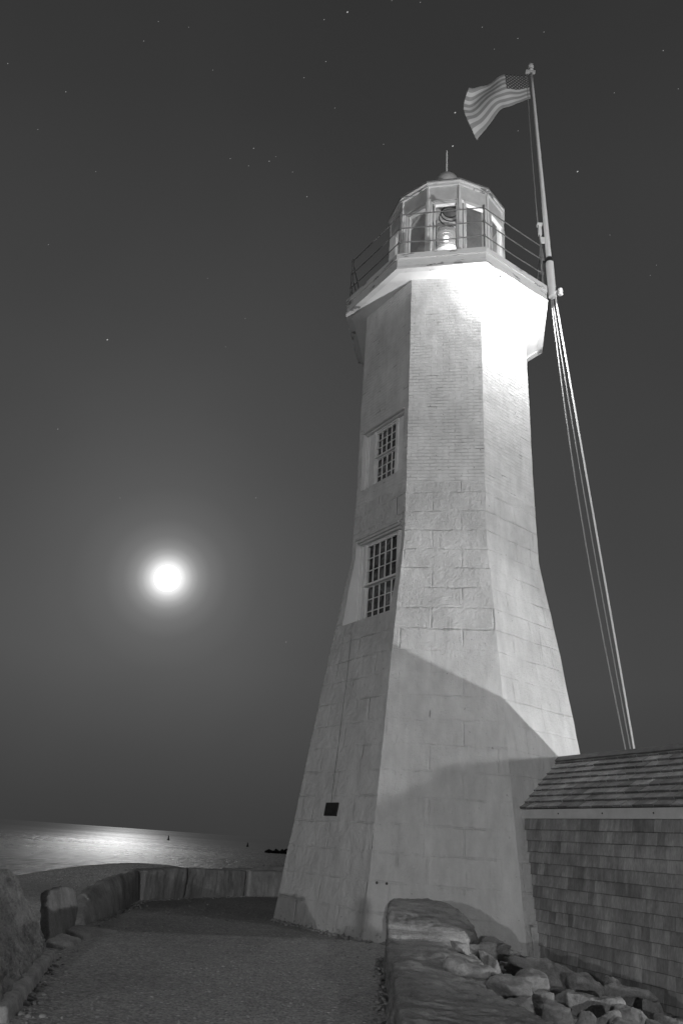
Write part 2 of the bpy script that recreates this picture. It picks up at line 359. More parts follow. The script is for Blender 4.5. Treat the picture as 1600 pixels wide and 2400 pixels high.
for i, s in enumerate(stars):
    if i == 0:
        o = link('star', bm, M['star']); star_me = o.data; big_me = o.data.copy(); big_me.materials[0] = M['star2']
    else:
        o = bpy.data.objects.new('star', big_me if i in BR else star_me); C.objects.link(o)
    d = Vector(s).normalized(); o.location = d*SE
    k = SE*(.00046 if i not in BR else .0007)*(1 if i in BR else random.uniform(.65, 1.1))
    # the long exposure leaves them as very short trails: built as small slanted ellipsoids
    trail = (rt*.8+up*.6).normalized(); q = trail.to_track_quat('X', 'Z'); o.rotation_euler = q.to_euler(); o.scale = (k*1.7, k, k)
    tag(o, BR.get(i, 'faint small star scattered in the dark night sky'), 'star', 'stars in the night sky')

# ------------------------------------------------------------------ lighthouse
LH = Vector((1.92, 11.99, 0)); TH = -.1931
def cor(a, R, z, n=8, off=0):
    t_ = TH+off+a*2*math.pi/n
    return Vector((LH.x-.0038*z+R*math.sin(t_), LH.y+.0006*z-R*math.cos(t_), z))
prof = [(0, 2.5183), (3.9532, 1.9483), (5.4316, 1.7054), (6.4261, 1.6901), (10.69, 1.6917)]
ADJ = {-1.5: (-.0065, -.0283), -.5: (.0117, .0565), .5: (.0248, .008), 1.5: (-.0313, .0062)}
def rad(z):
    if z <= 0: return prof[0][1]
    for (z0, r0), (z1, r1) in zip(prof, prof[1:]):
        if z <= z1: return r0+(r1-r0)*(z-z0)/(z1-z0)
    return prof[-1][1]
def tc8(k, z, d=0):
    a = -1.5+k
    e, s = ADJ.get(a, (0, 0)); return cor(a+s, rad(z)*(1+e)-d, z)
light = empty('lighthouse', (LH.x, LH.y, 0))
tag(light, 'white octagonal stone and brick lighthouse with a gallery and glazed lantern on top', 'lighthouse')
def body(name, z0, z1, material, d=0, step=.06, close_top=True):
    bm = bmesh.new(); uvl = bm.loops.layers.uv.new('UVMap')
    nz_ = max(1, int((z1-z0)/step)); zs_ = [z0+(z1-z0)*i/nz_ for i in range(nz_+1)]
    nu = 24; ring = {}
    for zi, z in enumerate(zs_):
        cs = [tc8(k, max(z, 0), d) for k in range(8)]
        for c_ in cs: c_.z = z
        for k in range(8):
            a, b_ = cs[k], cs[(k+1) % 8]
            for u in range(nu):
                p = a.lerp(b_, u/nu)
                o_ = (p-Vector((LH.x, LH.y, p.z))).normalized()
                q = noise.noise(p*2.2)*.008+noise.noise(p*7)*.004
                ring[zi, k*nu+u] = bm.verts.new(p+o_*q)
    T = 8*nu
    for zi in range(nz_):
        for j in range(T):
            j2 = (j+1) % T
            f_ = bm.faces.new((ring[zi, j], ring[zi, j2], ring[zi+1, j2], ring[zi+1, j]))
            k, u = divmod(j, nu)
            L0 = 1.35; u0 = (u/nu-.5)*L0*(rad(max(zs_[zi], 0))/1.7)+k*7.31; u1 = ((u+1)/nu-.5)*L0*(rad(max(zs_[zi], 0))/1.7)+k*7.31
            for lp, uvv in zip(f_.loops, ((u0, zs_[zi]), (u1, zs_[zi]), (u1, zs_[zi+1]), (u0, zs_[zi+1]))): lp[uvl].uv = uvv
    bm.faces.new([ring[0, j] for j in range(T)]); bm.faces.new([ring[nz_, j] for j in range(T)])
    return link(name, bm, material, light)
stone = body('stone_base', -.35, 6.43, M['stone'])
brick = body('brick_shaft', 6.433, 10.70, M['brick'], .004)
# window frame on the face between corners 0 and 1: origin on the wall line, u along the wall, w outwards
WA = Vector((.235, 11.694, 0)); WB = Vector((1.013, 10.514, 0)); UD = (WB-WA).normalized(); WD = Vector((UD.y, -UD.x, 0))
if WD.dot(Vector((LH.x, LH.y, 0))-WA) > 0: WD = -WD
def WM(z): 
    mm = Matrix((UD, WD, Vector((0, 0, 1)))).transposed().to_4x4(); mm.translation = Vector((WA.x, WA.y, z)); return mm
# (axes of WM: x along the wall from corner A, y outwards, z up)
def cut(target, u, z, depth):
    bm = bmesh.new(); box(bm, u, (-depth, 1.2), z, WM(0))
    c_ = link('cutter', bm, M['paint'])
    md = target.modifiers.new('cut', 'BOOLEAN'); md.operation = 'DIFFERENCE'; md.object = c_; md.solver = 'EXACT'
    dg = bpy.context.evaluated_depsgraph_get(); me = bpy.data.meshes.new_from_object(target.evaluated_get(dg))
    target.modifiers.clear(); target.data = me; bpy.data.objects.remove(c_)
cut(stone, (.10, 1.345), (4.24, 5.80), .22)
cut(brick, (.115, 1.285), (6.73, 7.93), .20)
def window(u, z, gu, gz, cols, rows, split, dz, hood):
    """u,z recess; gu,gz sash area; dz wall plane offset"""
    bm = bmesh.new(); Mx = WM(0); P = -.195
    # reveal lining: jambs, head, moulded frame
    box(bm, (u[0], gu[0]-.055), (P, -.10), z, Mx); box(bm, (gu[1]+.055, u[1]), (P, -.10), z, Mx)
    box(bm, (gu[0]-.055, gu[0]), (P, -.075), z, Mx); box(bm, (gu[1], gu[1]+.055), (P, -.075), z, Mx)
    box(bm, (gu[0], gu[1]), (P, -.08), (gz[1], z[1]), Mx)
    box(bm, (u[0]+.06, u[0]+.085), (-.10, -.085), z, Mx)
    fr_ = link('window', bm, M['paint'], light)
    fr_['label'] = 'lower, larger multi-pane sash window' if hood else 'upper, smaller multi-pane sash window'
    bm = bmesh.new(); box(bm, (gu[0], gu[1]), (-.175, -.165), gz, Mx); link('glass', bm, M['pane'], fr_)
    for nm, (za, zb), off in (('upper_sash', (split, gz[1]), -.10), ('lower_sash', (gz[0], split), -.125)):
        bm = bmesh.new(); t_ = .022; y_ = (off-.03, off)
        box(bm, (gu[0], gu[0]+t_), y_, (za, zb), Mx); box(bm, (gu[1]-t_, gu[1]), y_, (za, zb), Mx)
        box(bm, (gu[0]+t_, gu[1]-t_), y_, (zb-t_*1.2, zb), Mx); box(bm, (gu[0]+t_, gu[1]-t_), y_, (za, za+t_*1.6), Mx)
        w = (gu[1]-gu[0]-2*t_)/cols; h = (zb-za-2.8*t_)/rows
        for c_ in range(1, cols): box(bm, (gu[0]+t_+w*c_-.007, gu[0]+t_+w*c_+.007), (y_[0]+.005, y_[1]-.004), (za+t_*1.6, zb-t_*1.2), Mx)
        for r_ in range(1, rows): box(bm, (gu[0]+t_, gu[1]-t_), (y_[0]+.008, y_[1]-.007), (za+t_*1.6+h*r_-.007, za+t_*1.6+h*r_+.007), Mx)
        link(nm, bm, M['paint'], fr_)
    bm = bmesh.new(); box(bm, (gu[0]-.03, gu[1]+.03), (-.10, -.055), (split-.02, split+.012), Mx) if hood else box(bm, (gu[0]-.02, gu[1]), (-.10, -.07), (split-.015, split+.01), Mx)
    link('meeting_rail', bm, M['paint'], fr_)
    bm = bmesh.new()
    if hood:
        box(bm, (u[0]+.01, u[1]-.07), (-.18, .035), (z[1]-.045, z[1]-.003), Mx); box(bm, (u[0]+.05, u[1]-.04), (-.18, .015), (z[1]-.09, z[1]-.047), Mx); box(bm, (u[0]+.09, u[1]-.08), (-.18, -.02), (z[1]-.13, z[1]-.092), Mx)
    else:
        box(bm, (u[0], u[1]), (-.18, .006), (z[1]-.03, z[1]-.003), Mx); box(bm, (u[0]+.03, u[1]-.03), (-.18, -.04), (z[1]-.07, z[1]-.032), Mx)
    link('head_moulding', bm, M['trim'], fr_)
window((.10, 1.345), (4.24, 5.80), (.30, 1.13), (4.24, 5.66), 5, 3, 4.93, 0, True)
window((.115, 1.285), (6.73, 7.93), (.40, .985), (6.73, 7.83), 4, 3, 7.31, 0, False)
# plaque and conduit on the same face
def onface(u, z, out=0):
    a, b_ = tc8(0, z), tc8(1, z); d = (b_-a).normalized(); a2, b2 = tc8(0, z+.1), tc8(1, z+.1)
    n_ = (b_-a).cross(a2-a).normalized()
    if n_.dot(a-Vector((LH.x, LH.y, z))) < 0: n_ = -n_
    return a+d*u+n_*out
bm = bmesh.new()
for (o0, o1, in_) in ((.0, .03, 0), (.03, .042, .025)):
    q = [(.79+in_, 1.525-in_), (1.075-in_, 1.525-in_), (1.075-in_, 1.355+in_), (.79+in_, 1.355+in_)]
    f0 = [bm.verts.new(onface(u, z, o0)) for u, z in q]; f1 = [bm.verts.new(onface(u, z, o1)) for u, z in q]
    bm.faces.new(f0); bm.faces.new(f1)
    for i in range(4): bm.faces.new((f0[i], f0[(i+1) % 4], f1[(i+1) % 4], f1[i]))
link('plaque', bm, M['plaque'], light)
bm = bmesh.new(); tube(bm, [onface(u, z, .012) for u, z in ((.55, 3.95), (.62, 3.5), (.66, 3.3), (.71, 2.85), (.795, 2.23), (.85, 1.8), (.89, 1.53))], .0035, 6)
link('conduit', bm, M['rail'], light)
# bolt heads at the foot of the corner
bm = bmesh.new()
for i, (u, z) in enumerate(((.10, .62), (.22, .62))):
    a, b_ = tc8(1, z), tc8(2, z); p = a+(b_-a).normalized()*u; bm = bmesh.new(); tube(bm, [p+Vector((0, .02, 0)), p+Vector((-.002, -.025, 0))], .016, 8)
    link('bolt', bm, M['black'], light)

# gallery
GO = -.0155
def octa(bm, r0, r1, z0, z1, n=8, off=GO, a0=.5):
    """closed ring wall solid between radii r0<r1"""
    rr = []
    for r_, z in ((r1, z0), (r1, z1), (r0, z1), (r0, z0)): rr.append([bm.verts.new(cor(a0+k, r_, z, n, off)) for k in range(n)])
    for a, b_ in zip(rr, rr[1:]+rr[:1]):
        for k in range(n): bm.faces.new((a[k], a[(k+1) % n], b_[(k+1) % n], b_[k]))
bm = bmesh.new(); octa(bm, .3, 2.09, 10.93, 10.99); deck = link('gallery_deck', bm, M['trim'], light)
bm = bmesh.new(); octa(bm, 1.3, 2.06, 10.68, 10.72); link('soffit', bm, M['soffit'], deck)
bm = bmesh.new(); octa(bm, 2.03, 2.118, 10.90, 11.02); octa(bm, 2.0, 2.095, 10.70, 10.897); octa(bm, 2.0, 2.115, 10.655, 10.697); link('fascia', bm, M['fascia'], deck)
for p_ in ((2.55, 10.12, 10.33), (3.18, 10.56, 10.30)):
    p_ = Vector(p_); bm = bmesh.new(); tube(bm, [p_+Vector((0, 0, .16)), p_+Vector((0, 0, .36))], .012, 6); lathe(bm, tuple(p_), [(0, .17), (.05, .16), (.09, .09), (.085, .09), (.045, .14), (0, .15)], 12)
    lf = link('gallery_lamp', bm, M['paint'], light)
    bm = bmesh.new(); bmesh.ops.create_uvsphere(bm, u_segments=10, v_segments=6, radius=.028); bmesh.ops.translate(bm, verts=bm.verts, vec=p_+Vector((0, 0, .10))); link('bulb', bm, M['bulb'], lf)
railing = empty('railing', (0, 0, 0)); railing.parent = light; railing.location = (0, 0, 11.0)
RR = 2.068
for k in range(8):
    p = cor(.5+k, RR-.02, 10.99, 8, GO); bm = bmesh.new()
    tube(bm, [p, p+Vector((0, 0, 1.10))], .016, 8); tube(bm, [p+Vector((0, 0, 1.09)), p+Vector((0, 0, 1.12))], .024, 8)
    for h in (.37, .72, 1.07): tube(bm, [p+Vector((0, 0, h-.02)), p+Vector((0, 0, h+.02))], .026, 8)
    link('post', bm, M['rail'], railing)
for h in (.37, .72, 1.07):
    bm = bmesh.new()
    pts = []
    for k in range(8):
        a, b_ = cor(.5+k, RR-.02, 10.99+h, 8, GO), cor(1.5+k, RR-.02, 10.99+h, 8, GO)
        pts = [a.lerp(b_, i/8)-Vector((0, 0, .02*math.sin(math.pi*i/8)*(1.07-h+.3))) for i in range(9)]
        tube(bm, pts, .012, 6)
    link('rail', bm, M['rail'], railing)

# lantern room, twelve sided
LO = -.0186; n12 = 12; LR = 1.235
def c12(a, r_, z): return cor(a, r_, z, 12, LO)
lan = empty('lantern_room', (0, 0, 11)); lan.parent = light
bm = bmesh.new(); octa(bm, LR-.10, LR, 11.0, 11.28, 12, LO); link('curb', bm, M['paint'], lan)
bm = bmesh.new(); octa(bm, LR-.08, LR, 13.12, 13.50, 12, LO); link('frieze', bm, M['trim'], lan)
bm = bmesh.new(); octa(bm, LR-.10, LR+.035, 13.503, 13.57, 12, LO); octa(bm, LR-.10, LR+.06, 13.573, 13.62, 12, LO); link('cornice', bm, M['fascia'], lan)
for k in range(12):
    p0 = c12(.5+k, LR, 11.28); ctr = Vector((LH.x, LH.y, 11.28)); o_ = (p0-ctr).normalized(); s_ = o_.cross(Vector((0, 0, 1)))
    # corner post with bevelled faces
    mm = Matrix((s_, o_, Vector((0, 0, 1)))).transposed().to_4x4(); mm.translation = Vector((p0.x, p0.y, 0))
    bm = bmesh.new(); box(bm, (-.055, .055), (-.12, -.004), (11.28, 13.12), mm); box(bm, (-.02, .02), (-.02, .022), (11.28, 13.50), mm)
    link('post', bm, M['paint'], lan)
    a, b_ = c12(.5+k, LR-.03, 0), c12(1.5+k, LR-.03, 0); d = (b_-a); L_ = d.length; d.normalize(); o2 = Vector((d.y, -d.x, 0))
    if o2.dot(a-Vector((LH.x, LH.y, 0))) < 0: o2 = -o2
    mm = Matrix((d, o2, Vector((0, 0, 1)))).transposed().to_4x4(); mm.translation = Vector((a.x, a.y, 0))
    bm = bmesh.new(); s0, s1 = .075, L_-.075
    box(bm, (s0, s0+.03), (-.05, .012), (11.28, 13.02), mm); box(bm, (s1-.03, s1), (-.05, .012), (11.28, 13.02), mm)
    box(bm, (s0, s1), (-.05, .025), (13.02, 13.10), mm); box(bm, (s0+.03, s1-.03), (-.05, .01), (11.285, 11.33), mm)
    wf = link('window_frame', bm, M['paint'], lan)
    bm = bmesh.new(); vs = [bm.verts.new(mm @ Vector(q)) for q in ((s0+.02, -.02, 11.3), (s1-.02, -.02, 11.3), (s1-.02, -.02, 13.05), (s0+.02, -.02, 13.05))]; bm.faces.new(vs)
    link('glass', bm, M['clear'], wf)
bm = bmesh.new(); rr = []
for r_, z in ((LR+.065, 13.60), (LR+.065, 13.64), (LR*.80, 13.98), (LR*.5, 14.32), (LR*.22, 14.60), (.12, 14.72), (.10, 14.9)): rr.append([bm.verts.new(c12(.5+k, r_, z)) for k in range(12)])
for a, b_ in zip(rr, rr[1:]):
    for k in range(12): bm.faces.new((a[k], a[(k+1) % 12], b_[(k+1) % 12], b_[k]))
bm.faces.new(rr[-1]); link('roof', bm, M['roofmetal'], lan)
cx = cor(0, 0, 15.0)
bm = bmesh.new(); rr = []
for r_, z in ((LR-.09, 13.60), (LR*.74, 13.93), (LR*.44, 14.26), (LR*.16, 14.52)): rr.append([bm.verts.new(c12(.5+k, r_, z)) for k in range(12)])
for a, b_ in zip(rr, rr[1:]):
    for k in range(12): bm.faces.new((a[k], a[(k+1) % 12], b_[(k+1) % 12], b_[k]))
bm.faces.new(rr[-1]); link('ceiling', bm, M['ceil'], lan)
bm = bmesh.new(); lathe(bm, (cx.x, cx.y, 0), [(0, 14.66)]+[(.27*math.sin(t_), 14.93-.27*math.cos(t_)) for t_ in [.4+.274*i for i in range(10)]]+[(0, 15.20)], 28); link('roof_ball', bm, M['ball'], lan, True)
bm = bmesh.new(); tube(bm, [(cx.x, cx.y, 15.15), (cx.x, cx.y, 16.02)], [.022, .016], 8); link('lightning_rod', bm, M['pole'], lan)
# the optic inside
opt = empty('optic', (cx.x, cx.y, 11)); opt.parent = lan; opt.location = Vector((cx.x, cx.y, 11))-Vector((LH.x, LH.y, 11))
def sub(name, bm, m_, smooth=False): return link(name, bm, m_, opt, smooth)
bm = bmesh.new(); lathe(bm, (cx.x, cx.y, 0), [(.34, 11.0), (.34, 11.06), (.16, 11.12), (.14, 12.70), (.30, 12.76), (.30, 12.82)], 24); sub('pedestal', bm, M['paint'], False)
bm = bmesh.new(); lathe(bm, (cx.x, cx.y, 0), [(.10, 12.83)]+[(.17+.03*(i % 2)+.05*math.sin(math.pi*i/14), 12.83+.05*i) for i in range(15)]+[(.10, 13.56)], 32); sub('drum_lens', bm, M['lens'], False)
bm = bmesh.new(); lathe(bm, (cx.x, cx.y, 0), [(.20, 13.57), (.23, 13.60), (.16, 13.66), (.05, 13.72), (.05, 13.80)], 24); sub('lens_cap', bm, M['lampwhite'])
bm = bmesh.new()
for rr_, zc in ((.21, 13.62), (.17, 13.70), (.24, 13.50)):
    tube(bm, [(cx.x+rr_*math.cos(t_)+.03, cx.y-.36-.05*math.sin(t_), zc+.75*rr_*math.sin(t_)) for t_ in [2*math.pi*i/20 for i in range(21)]], .014, 6)
for a_ in range(4):
    t_ = a_*math.pi/2+.6; tube(bm, [(cx.x+.30*math.cos(t_), cx.y+.30*math.sin(t_), 12.80), (cx.x+.30*math.cos(t_), cx.y+.30*math.sin(t_), 13.60)], .011, 6)
sub('lens_frame', bm, M['black'])
bm = bmesh.new(); lathe(bm, (cx.x, cx.y, 0), [(0, 13.15), (.035, 13.18), (.035, 13.30), (0, 13.33)], 12); sub('lamp_bulb', bm, M['bulb'])
pl_ = bpy.data.lights.new('lantern_lamp', 'POINT'); pl_.energy = 32; pl_.shadow_soft_size = .12
po = bpy.data.objects.new('lantern_lamp', pl_); C.objects.link(po); po.location = (cx.x+.35, cx.y-.5, 12.55)

# ------------------------------------------------------------------ flagpole, flag and lines
PB = Vector((3.83, 11.12, 11.05)); PT = Vector((3.655, 11.0, 17.62))
fp = empty('flagpole', PB); tag(fp, 'tall white flagpole clamped to the corner of the lighthouse gallery', 'flagpole')
bm = bmesh.new(); tube(bm, [PB.lerp(PT, i/12) for i in range(1, 13)], [.058-.030*i/12 for i in range(1, 13)], 14); tube(bm, [PT, PT+Vector((0, 0, .05))], .05, 12)
link('pole', bm, M['pole'], fp, True)
bm = bmesh.new(); tube(bm, [PB+Vector((0, 0, .0)), PB.lerp(PT, .13)], .078, 14); link('pole_socket', bm, M['pole'], fp)
bm = bmesh.new(); q = PB.lerp(PT, .137); tube(bm, [q-Vector((0, 0, .06)), q+Vector((0, 0, .06))], .074, 14)
q = PB.lerp(PT, .137); box(bm, (q.x-.16, q.x-.05), (q.y-.03, q.y+.03), (q.z-.03, q.z+.03)); link('clamp', bm, M['black'], fp)
bm = bmesh.new(); tube(bm, [PB+Vector((.0, -.05, .07)), PB+Vector((.17, -.08, .07))], .03, 10); lathe(bm, (PB.x+.125, PB.y-.1, PB.z), [(0, -.03), (.05, -.02), (.05, .11), (0, .13)], 12); link('pulley', bm, M['pole'], fp)
bm = bmesh.new(); lathe(bm, (PT.x, PT.y, PT.z), [(0, .05), (.03, .06), (.06, .10), (.07, .15), (.06, .20), (.03, .24), (0, .25)], 16); link('ball_finial', bm, M['pole'], fp, True)
bm = bmesh.new(); box(bm, (PT.x-.13, PT.x+.09), (PT.y-.03, PT.y+.03), (PT.z-.07, PT.z-.01)); link('truck', bm, M['pole'], fp)

# flag material
m_, t, b = mat('flag_cloth'); uv = N(t, 'ShaderNodeUVMap').outputs[0]; sx = N(t, 'ShaderNodeSeparateXYZ'); t.links.new(uv, sx.inputs[0])
U_, V_ = sx.outputs[0], sx.outputs[1]
st = ML(t, 'MODULO', ML(t, 'FLOOR', ML(t, 'MULTIPLY', V_, 13)), 2)       # 0 = red stripe
st = ML(t, 'MULTIPLY_ADD', st, .36); st.node.inputs[2].default_value = .44
can = ML(t, 'MULTIPLY', ML(t, 'LESS_THAN', U_, .40), ML(t, 'GREATER_THAN', V_, 6/13))
cu = ML(t, 'MULTIPLY', U_, 6/.40*1.0); cv = ML(t, 'MULTIPLY', ML(t, 'SUBTRACT', V_, 6/13), 13/7*5)
def dots(du, dv):
    a = ML(t, 'SUBTRACT', ML(t, 'FRACT', ML(t, 'ADD', cu, du)), .5); b2 = ML(t, 'SUBTRACT', ML(t, 'FRACT', ML(t, 'ADD', cv, dv)), .5)
    return ML(t, 'LESS_THAN', ML(t, 'ADD', ML(t, 'MULTIPLY', a, a), ML(t, 'MULTIPLY', b2, b2)), .040)
dt = ML(t, 'MAXIMUM', dots(0, 0), dots(.5, .5))
cc_ = ML(t, 'MULTIPLY_ADD', dt, .40); cc_.node.inputs[2].default_value = .12
mx = N(t, 'ShaderNodeMix'); mx.data_type = 'FLOAT'; t.links.new(can, mx.inputs[0]); t.links.new(st, mx.inputs[2]); t.links.new(cc_, mx.inputs[3])
cb = N(t, 'ShaderNodeCombineColor')
for i in range(3): t.links.new(mx.outputs[0], cb.inputs[i])
grey(t, b, cb.outputs[0]); b.inputs['Roughness'].default_value = .8
tl = N(t, 'ShaderNodeBsdfTranslucent'); t.links.new(cb.outputs[0], tl.inputs[0]); mxs = N(t, 'ShaderNodeMixShader'); mxs.inputs[0].default_value = .25
outn = [n for n in t.nodes if n.type == 'OUTPUT_MATERIAL'][0]
t.links.new(b.outputs[0], mxs.inputs[1]); t.links.new(tl.outputs[0], mxs.inputs[2]); t.links.new(mxs.outputs[0], outn.inputs[0]); M['flag'] = m_
bm = bmesh.new(); uvl = bm.loops.layers.uv.new('UVMap'); NU, NV = 60, 36; fv = {}
T0, T1, T2 = Vector((3.56, 11.0, 17.44)), Vector((2.86, 10.9, 17.15)), Vector((2.20, 11.05, 16.86))
B0, B1, B2 = Vector((3.60, 11.0, 16.66)), Vector((2.98, 10.95, 16.16)), Vector((2.40, 11.1, 15.42))
def bez(a, b_, c_, t_): 
    k_ = 2*b_-.5*(a+c_); return a*(1-t_)**2+k_*2*t_*(1-t_)+c_*t_*t_
for i in range(NU+1):
    u = i/NU; tp, bt = bez(T0, T1, T2, u), bez(B0, B1, B2, u)
    for j in range(NV+1):
        v = j/NV; p = bt.lerp(tp, v)
        bulge = u*u*math.sin(math.pi*v)**1*.20; p.x -= bulge
        p.y += .11*u**.7*math.sin(u*8.5+v*1.6)+.035*u*math.sin(u*19-v*4)+.04*math.sin(v*7+u*3)*u
        p.z += .012*u*math.sin(u*12+1)*(1-v*.4); fv[i, j] = bm.verts.new(p)
for i in range(NU):
    for j in range(NV):
        f_ = bm.faces.new((fv[i, j], fv[i+1, j], fv[i+1, j+1], fv[i, j+1]))
        for lp, q in zip(f_.loops, ((i, j), (i+1, j), (i+1, j+1), (i, j+1))): lp[uvl].uv = (q[0]/NU, q[1]/NV)
flag = link('flag', bm, M['flag'], None, True); tag(flag, 'stars and stripes flag blowing left from the top of the flagpole', 'flag')
md = flag.modifiers.new('thick', 'SOLIDIFY'); md.thickness = .004
def rope(name, pts, r_, label, sag=0, m_='rope'):
    bm = bmesh.new(); P = []
    for a, b_ in zip(pts, pts[1:]):
        a, b_ = Vector(a), Vector(b_)
        for i in range(16): 
            q = a.lerp(b_, i/16); q += Vector((-.6, 0, -.8))*sag*math.sin(math.pi*i/16); P.append(q)
    P.append(Vector(pts[-1])); tube(bm, P, r_, 6); o = link(name, bm, M[m_]); tag(o, label, 'rope', 'lines hanging from the flagpole'); return o
gr = (5.30, 12.25, .05)
rope('stay_line', [(3.87, 11.08, 11.0), (4.94, 12.0, 2.64), gr], .017, 'taut pale line from the foot of the flagpole down behind the shed roof, outer one')
rope('stay_line', [(3.82, 11.10, 10.95), (4.88, 12.0, 2.64), (5.22, 12.3, .05)], .011, 'thin pale line running just inside the thicker taut line', .06, 'rope2')
rope('stay_line', [(3.79, 11.10, 10.95), (4.80, 12.0, 2.64), (5.12, 12.35, .05)], .012, 'slack greyer line bowing away left of the two taut lines', .16, 'rope2')
rope('halyard', [(3.54, 11.0, 17.5), (3.58, 11.0, 13.1), (3.68, 11.05, 11.9)], .012, 'thin halyard hanging beside the flagpole from its top to the railing', .02, 'rope2')
bm = bmesh.new(); box(bm, (3.60, 3.66), (11.0, 11.06), (12.55, 12.85)); box(bm, (3.63, 3.72), (11.02, 11.05), (12.35, 12.5)); box(bm, (3.58, 3.68), (10.99, 11.07), (12.80, 12.86))
tag(link('rope_block', bm, M['pole']), 'small white block hanging on the halyard just above the gallery railing', 'block')

# ------------------------------------------------------------------ shed with shingles
SP = Vector((2.55, 9.81, 0)); SDv = Vector((math.sin(R_(157)), math.cos(R_(157)), 0)); SN = Vector((.9205, .3907, 0))   # along / into the shed
SM = Matrix((SDv, SN, Vector((0, 0, 1)))).transposed().to_4x4(); SM.translation = SP
shed = empty('shingled_shed', SP); tag(shed, 'low shed with grey wooden shingles on wall and roof, built against the lighthouse', 'shed')
SL = 4.60; HW = .90; EZ, RZ = 1.574, 2.285
bm = bmesh.new()
sec = [(.03, -.6), (.03, 1.54), (HW, 2.21), (2*HW-.03, 1.54), (2*HW-.03, -.6)]
a = [bm.verts.new(SM @ Vector((-.35, y, z))) for y, z in sec]; b_ = [bm.verts.new(SM @ Vector((SL-.05, y, z))) for y, z in sec]
bm.faces.new(a); bm.faces.new(b_)
for i in range(5): bm.faces.new((a[i], a[(i+1) % 5], b_[(i+1) % 5], b_[i]))
link('frame', bm, M['darkrock'], shed)
def shingles(name, rows, pitch, t0, t1, place, material, wmin, wmax, thick, lap=1.15, jit=.0015):
    bm = bmesh.new(); col = bm.loops.layers.float_color.new('tone')
    for r_ in range(rows):
        x = t0-random.uniform(0, wmax)
        while x < t1:
            w = random.uniform(wmin, wmax); g = .0018 if name == 'wall' else .005; dz_ = random.uniform(-jit, jit); k = random.choice((.74, .84, .92, 1, 1, 1.05, 1.1, 1.25) if name == 'wall' else (.72, .85, .95, 1, 1.05, 1.15, 1.25))*random.uniform(.94, 1.06)
            x0, x1 = max(x+g, t0), min(x+w-g, t1)
            if x1-x0 > .02:
                q = []
                th = thick*random.uniform(.8, 1.25)
                for (s, oo_) in ((r_*pitch+dz_, th), (r_*pitch+dz_, 0), (r_*pitch+pitch*lap, .002), (r_*pitch+pitch*lap, 0)):
                    for xx in (x0, x1): q.append(bm.verts.new(place(xx, s, oo_)))
                e_ = .006 if name == 'wall' else .010       # dark butt strip, painted in for the shadow line at each course
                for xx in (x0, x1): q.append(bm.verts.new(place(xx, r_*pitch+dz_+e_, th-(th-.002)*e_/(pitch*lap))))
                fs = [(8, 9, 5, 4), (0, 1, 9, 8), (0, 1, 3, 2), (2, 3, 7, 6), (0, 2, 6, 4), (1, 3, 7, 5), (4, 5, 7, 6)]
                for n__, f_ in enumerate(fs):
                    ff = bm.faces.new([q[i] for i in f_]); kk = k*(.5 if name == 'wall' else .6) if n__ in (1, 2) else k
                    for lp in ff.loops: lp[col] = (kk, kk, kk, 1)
            x += w
    return link(name, bm, material, shed)
PW = .1225
# wall: s measured up from the bottom row
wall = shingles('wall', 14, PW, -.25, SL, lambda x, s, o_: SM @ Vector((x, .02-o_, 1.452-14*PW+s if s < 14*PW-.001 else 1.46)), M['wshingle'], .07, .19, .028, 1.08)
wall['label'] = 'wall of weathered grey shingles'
sl = math.hypot(HW+.06, (RZ-EZ)); cu_ = (HW+.06)/sl; su_ = (RZ-EZ)/sl
def roofp(side):
    def f_(x, s, o_):
        yy = -.05+s*cu_; zz = EZ-.008+s*su_; yy -= o_*su_; zz += o_*cu_
        return SM @ Vector((x, yy if side == 0 else 2*HW-yy, zz))
    return f_
nr = 9; rp = sl/nr
rf = shingles('roof', nr, rp, -.55, SL+.08, roofp(0), M['rshingle'], .11, .22, .022, .995, .002); rf['label'] = 'shingled roof slope facing the path'
shingles('roof', nr, rp, -.55, SL+.08, roofp(1), M['rshingle'], .11, .22, .022, .995, .002)
bm = bmesh.new()
for sgn in (-1, 1):
    box(bm, (-.5, SL+.08), (-.11, .0) if sgn < 0 else (.0, .11), (-.006, .014), SM @ Matrix.Translation((0, HW, RZ+.018)) @ Matrix.Rotation(-sgn*math.atan2(su_, cu_)*1.0, 4, 'X'))
link('ridge_board', bm, M['rshingle'] and plain('ridge_wood', .10, .8, .3, 9, .5), shed)
bm = bmesh.new(); box(bm, (-.4, SL), (-.035, .018), (1.455, 1.560), SM); link('fascia_board', bm, M['trim'], shed)
bm = bmesh.new()
for i in range(6):
    xx = -.02+.0+i*.72+.5*(i > 0)*0; 
    if i:
        bm = bmesh.new(); tube(bm, [SM @ Vector((xx, -.040, 1.51)), SM @ Vector((xx, -.033, 1.51))], .009, 8); link('nail', bm, M['black'], shed)

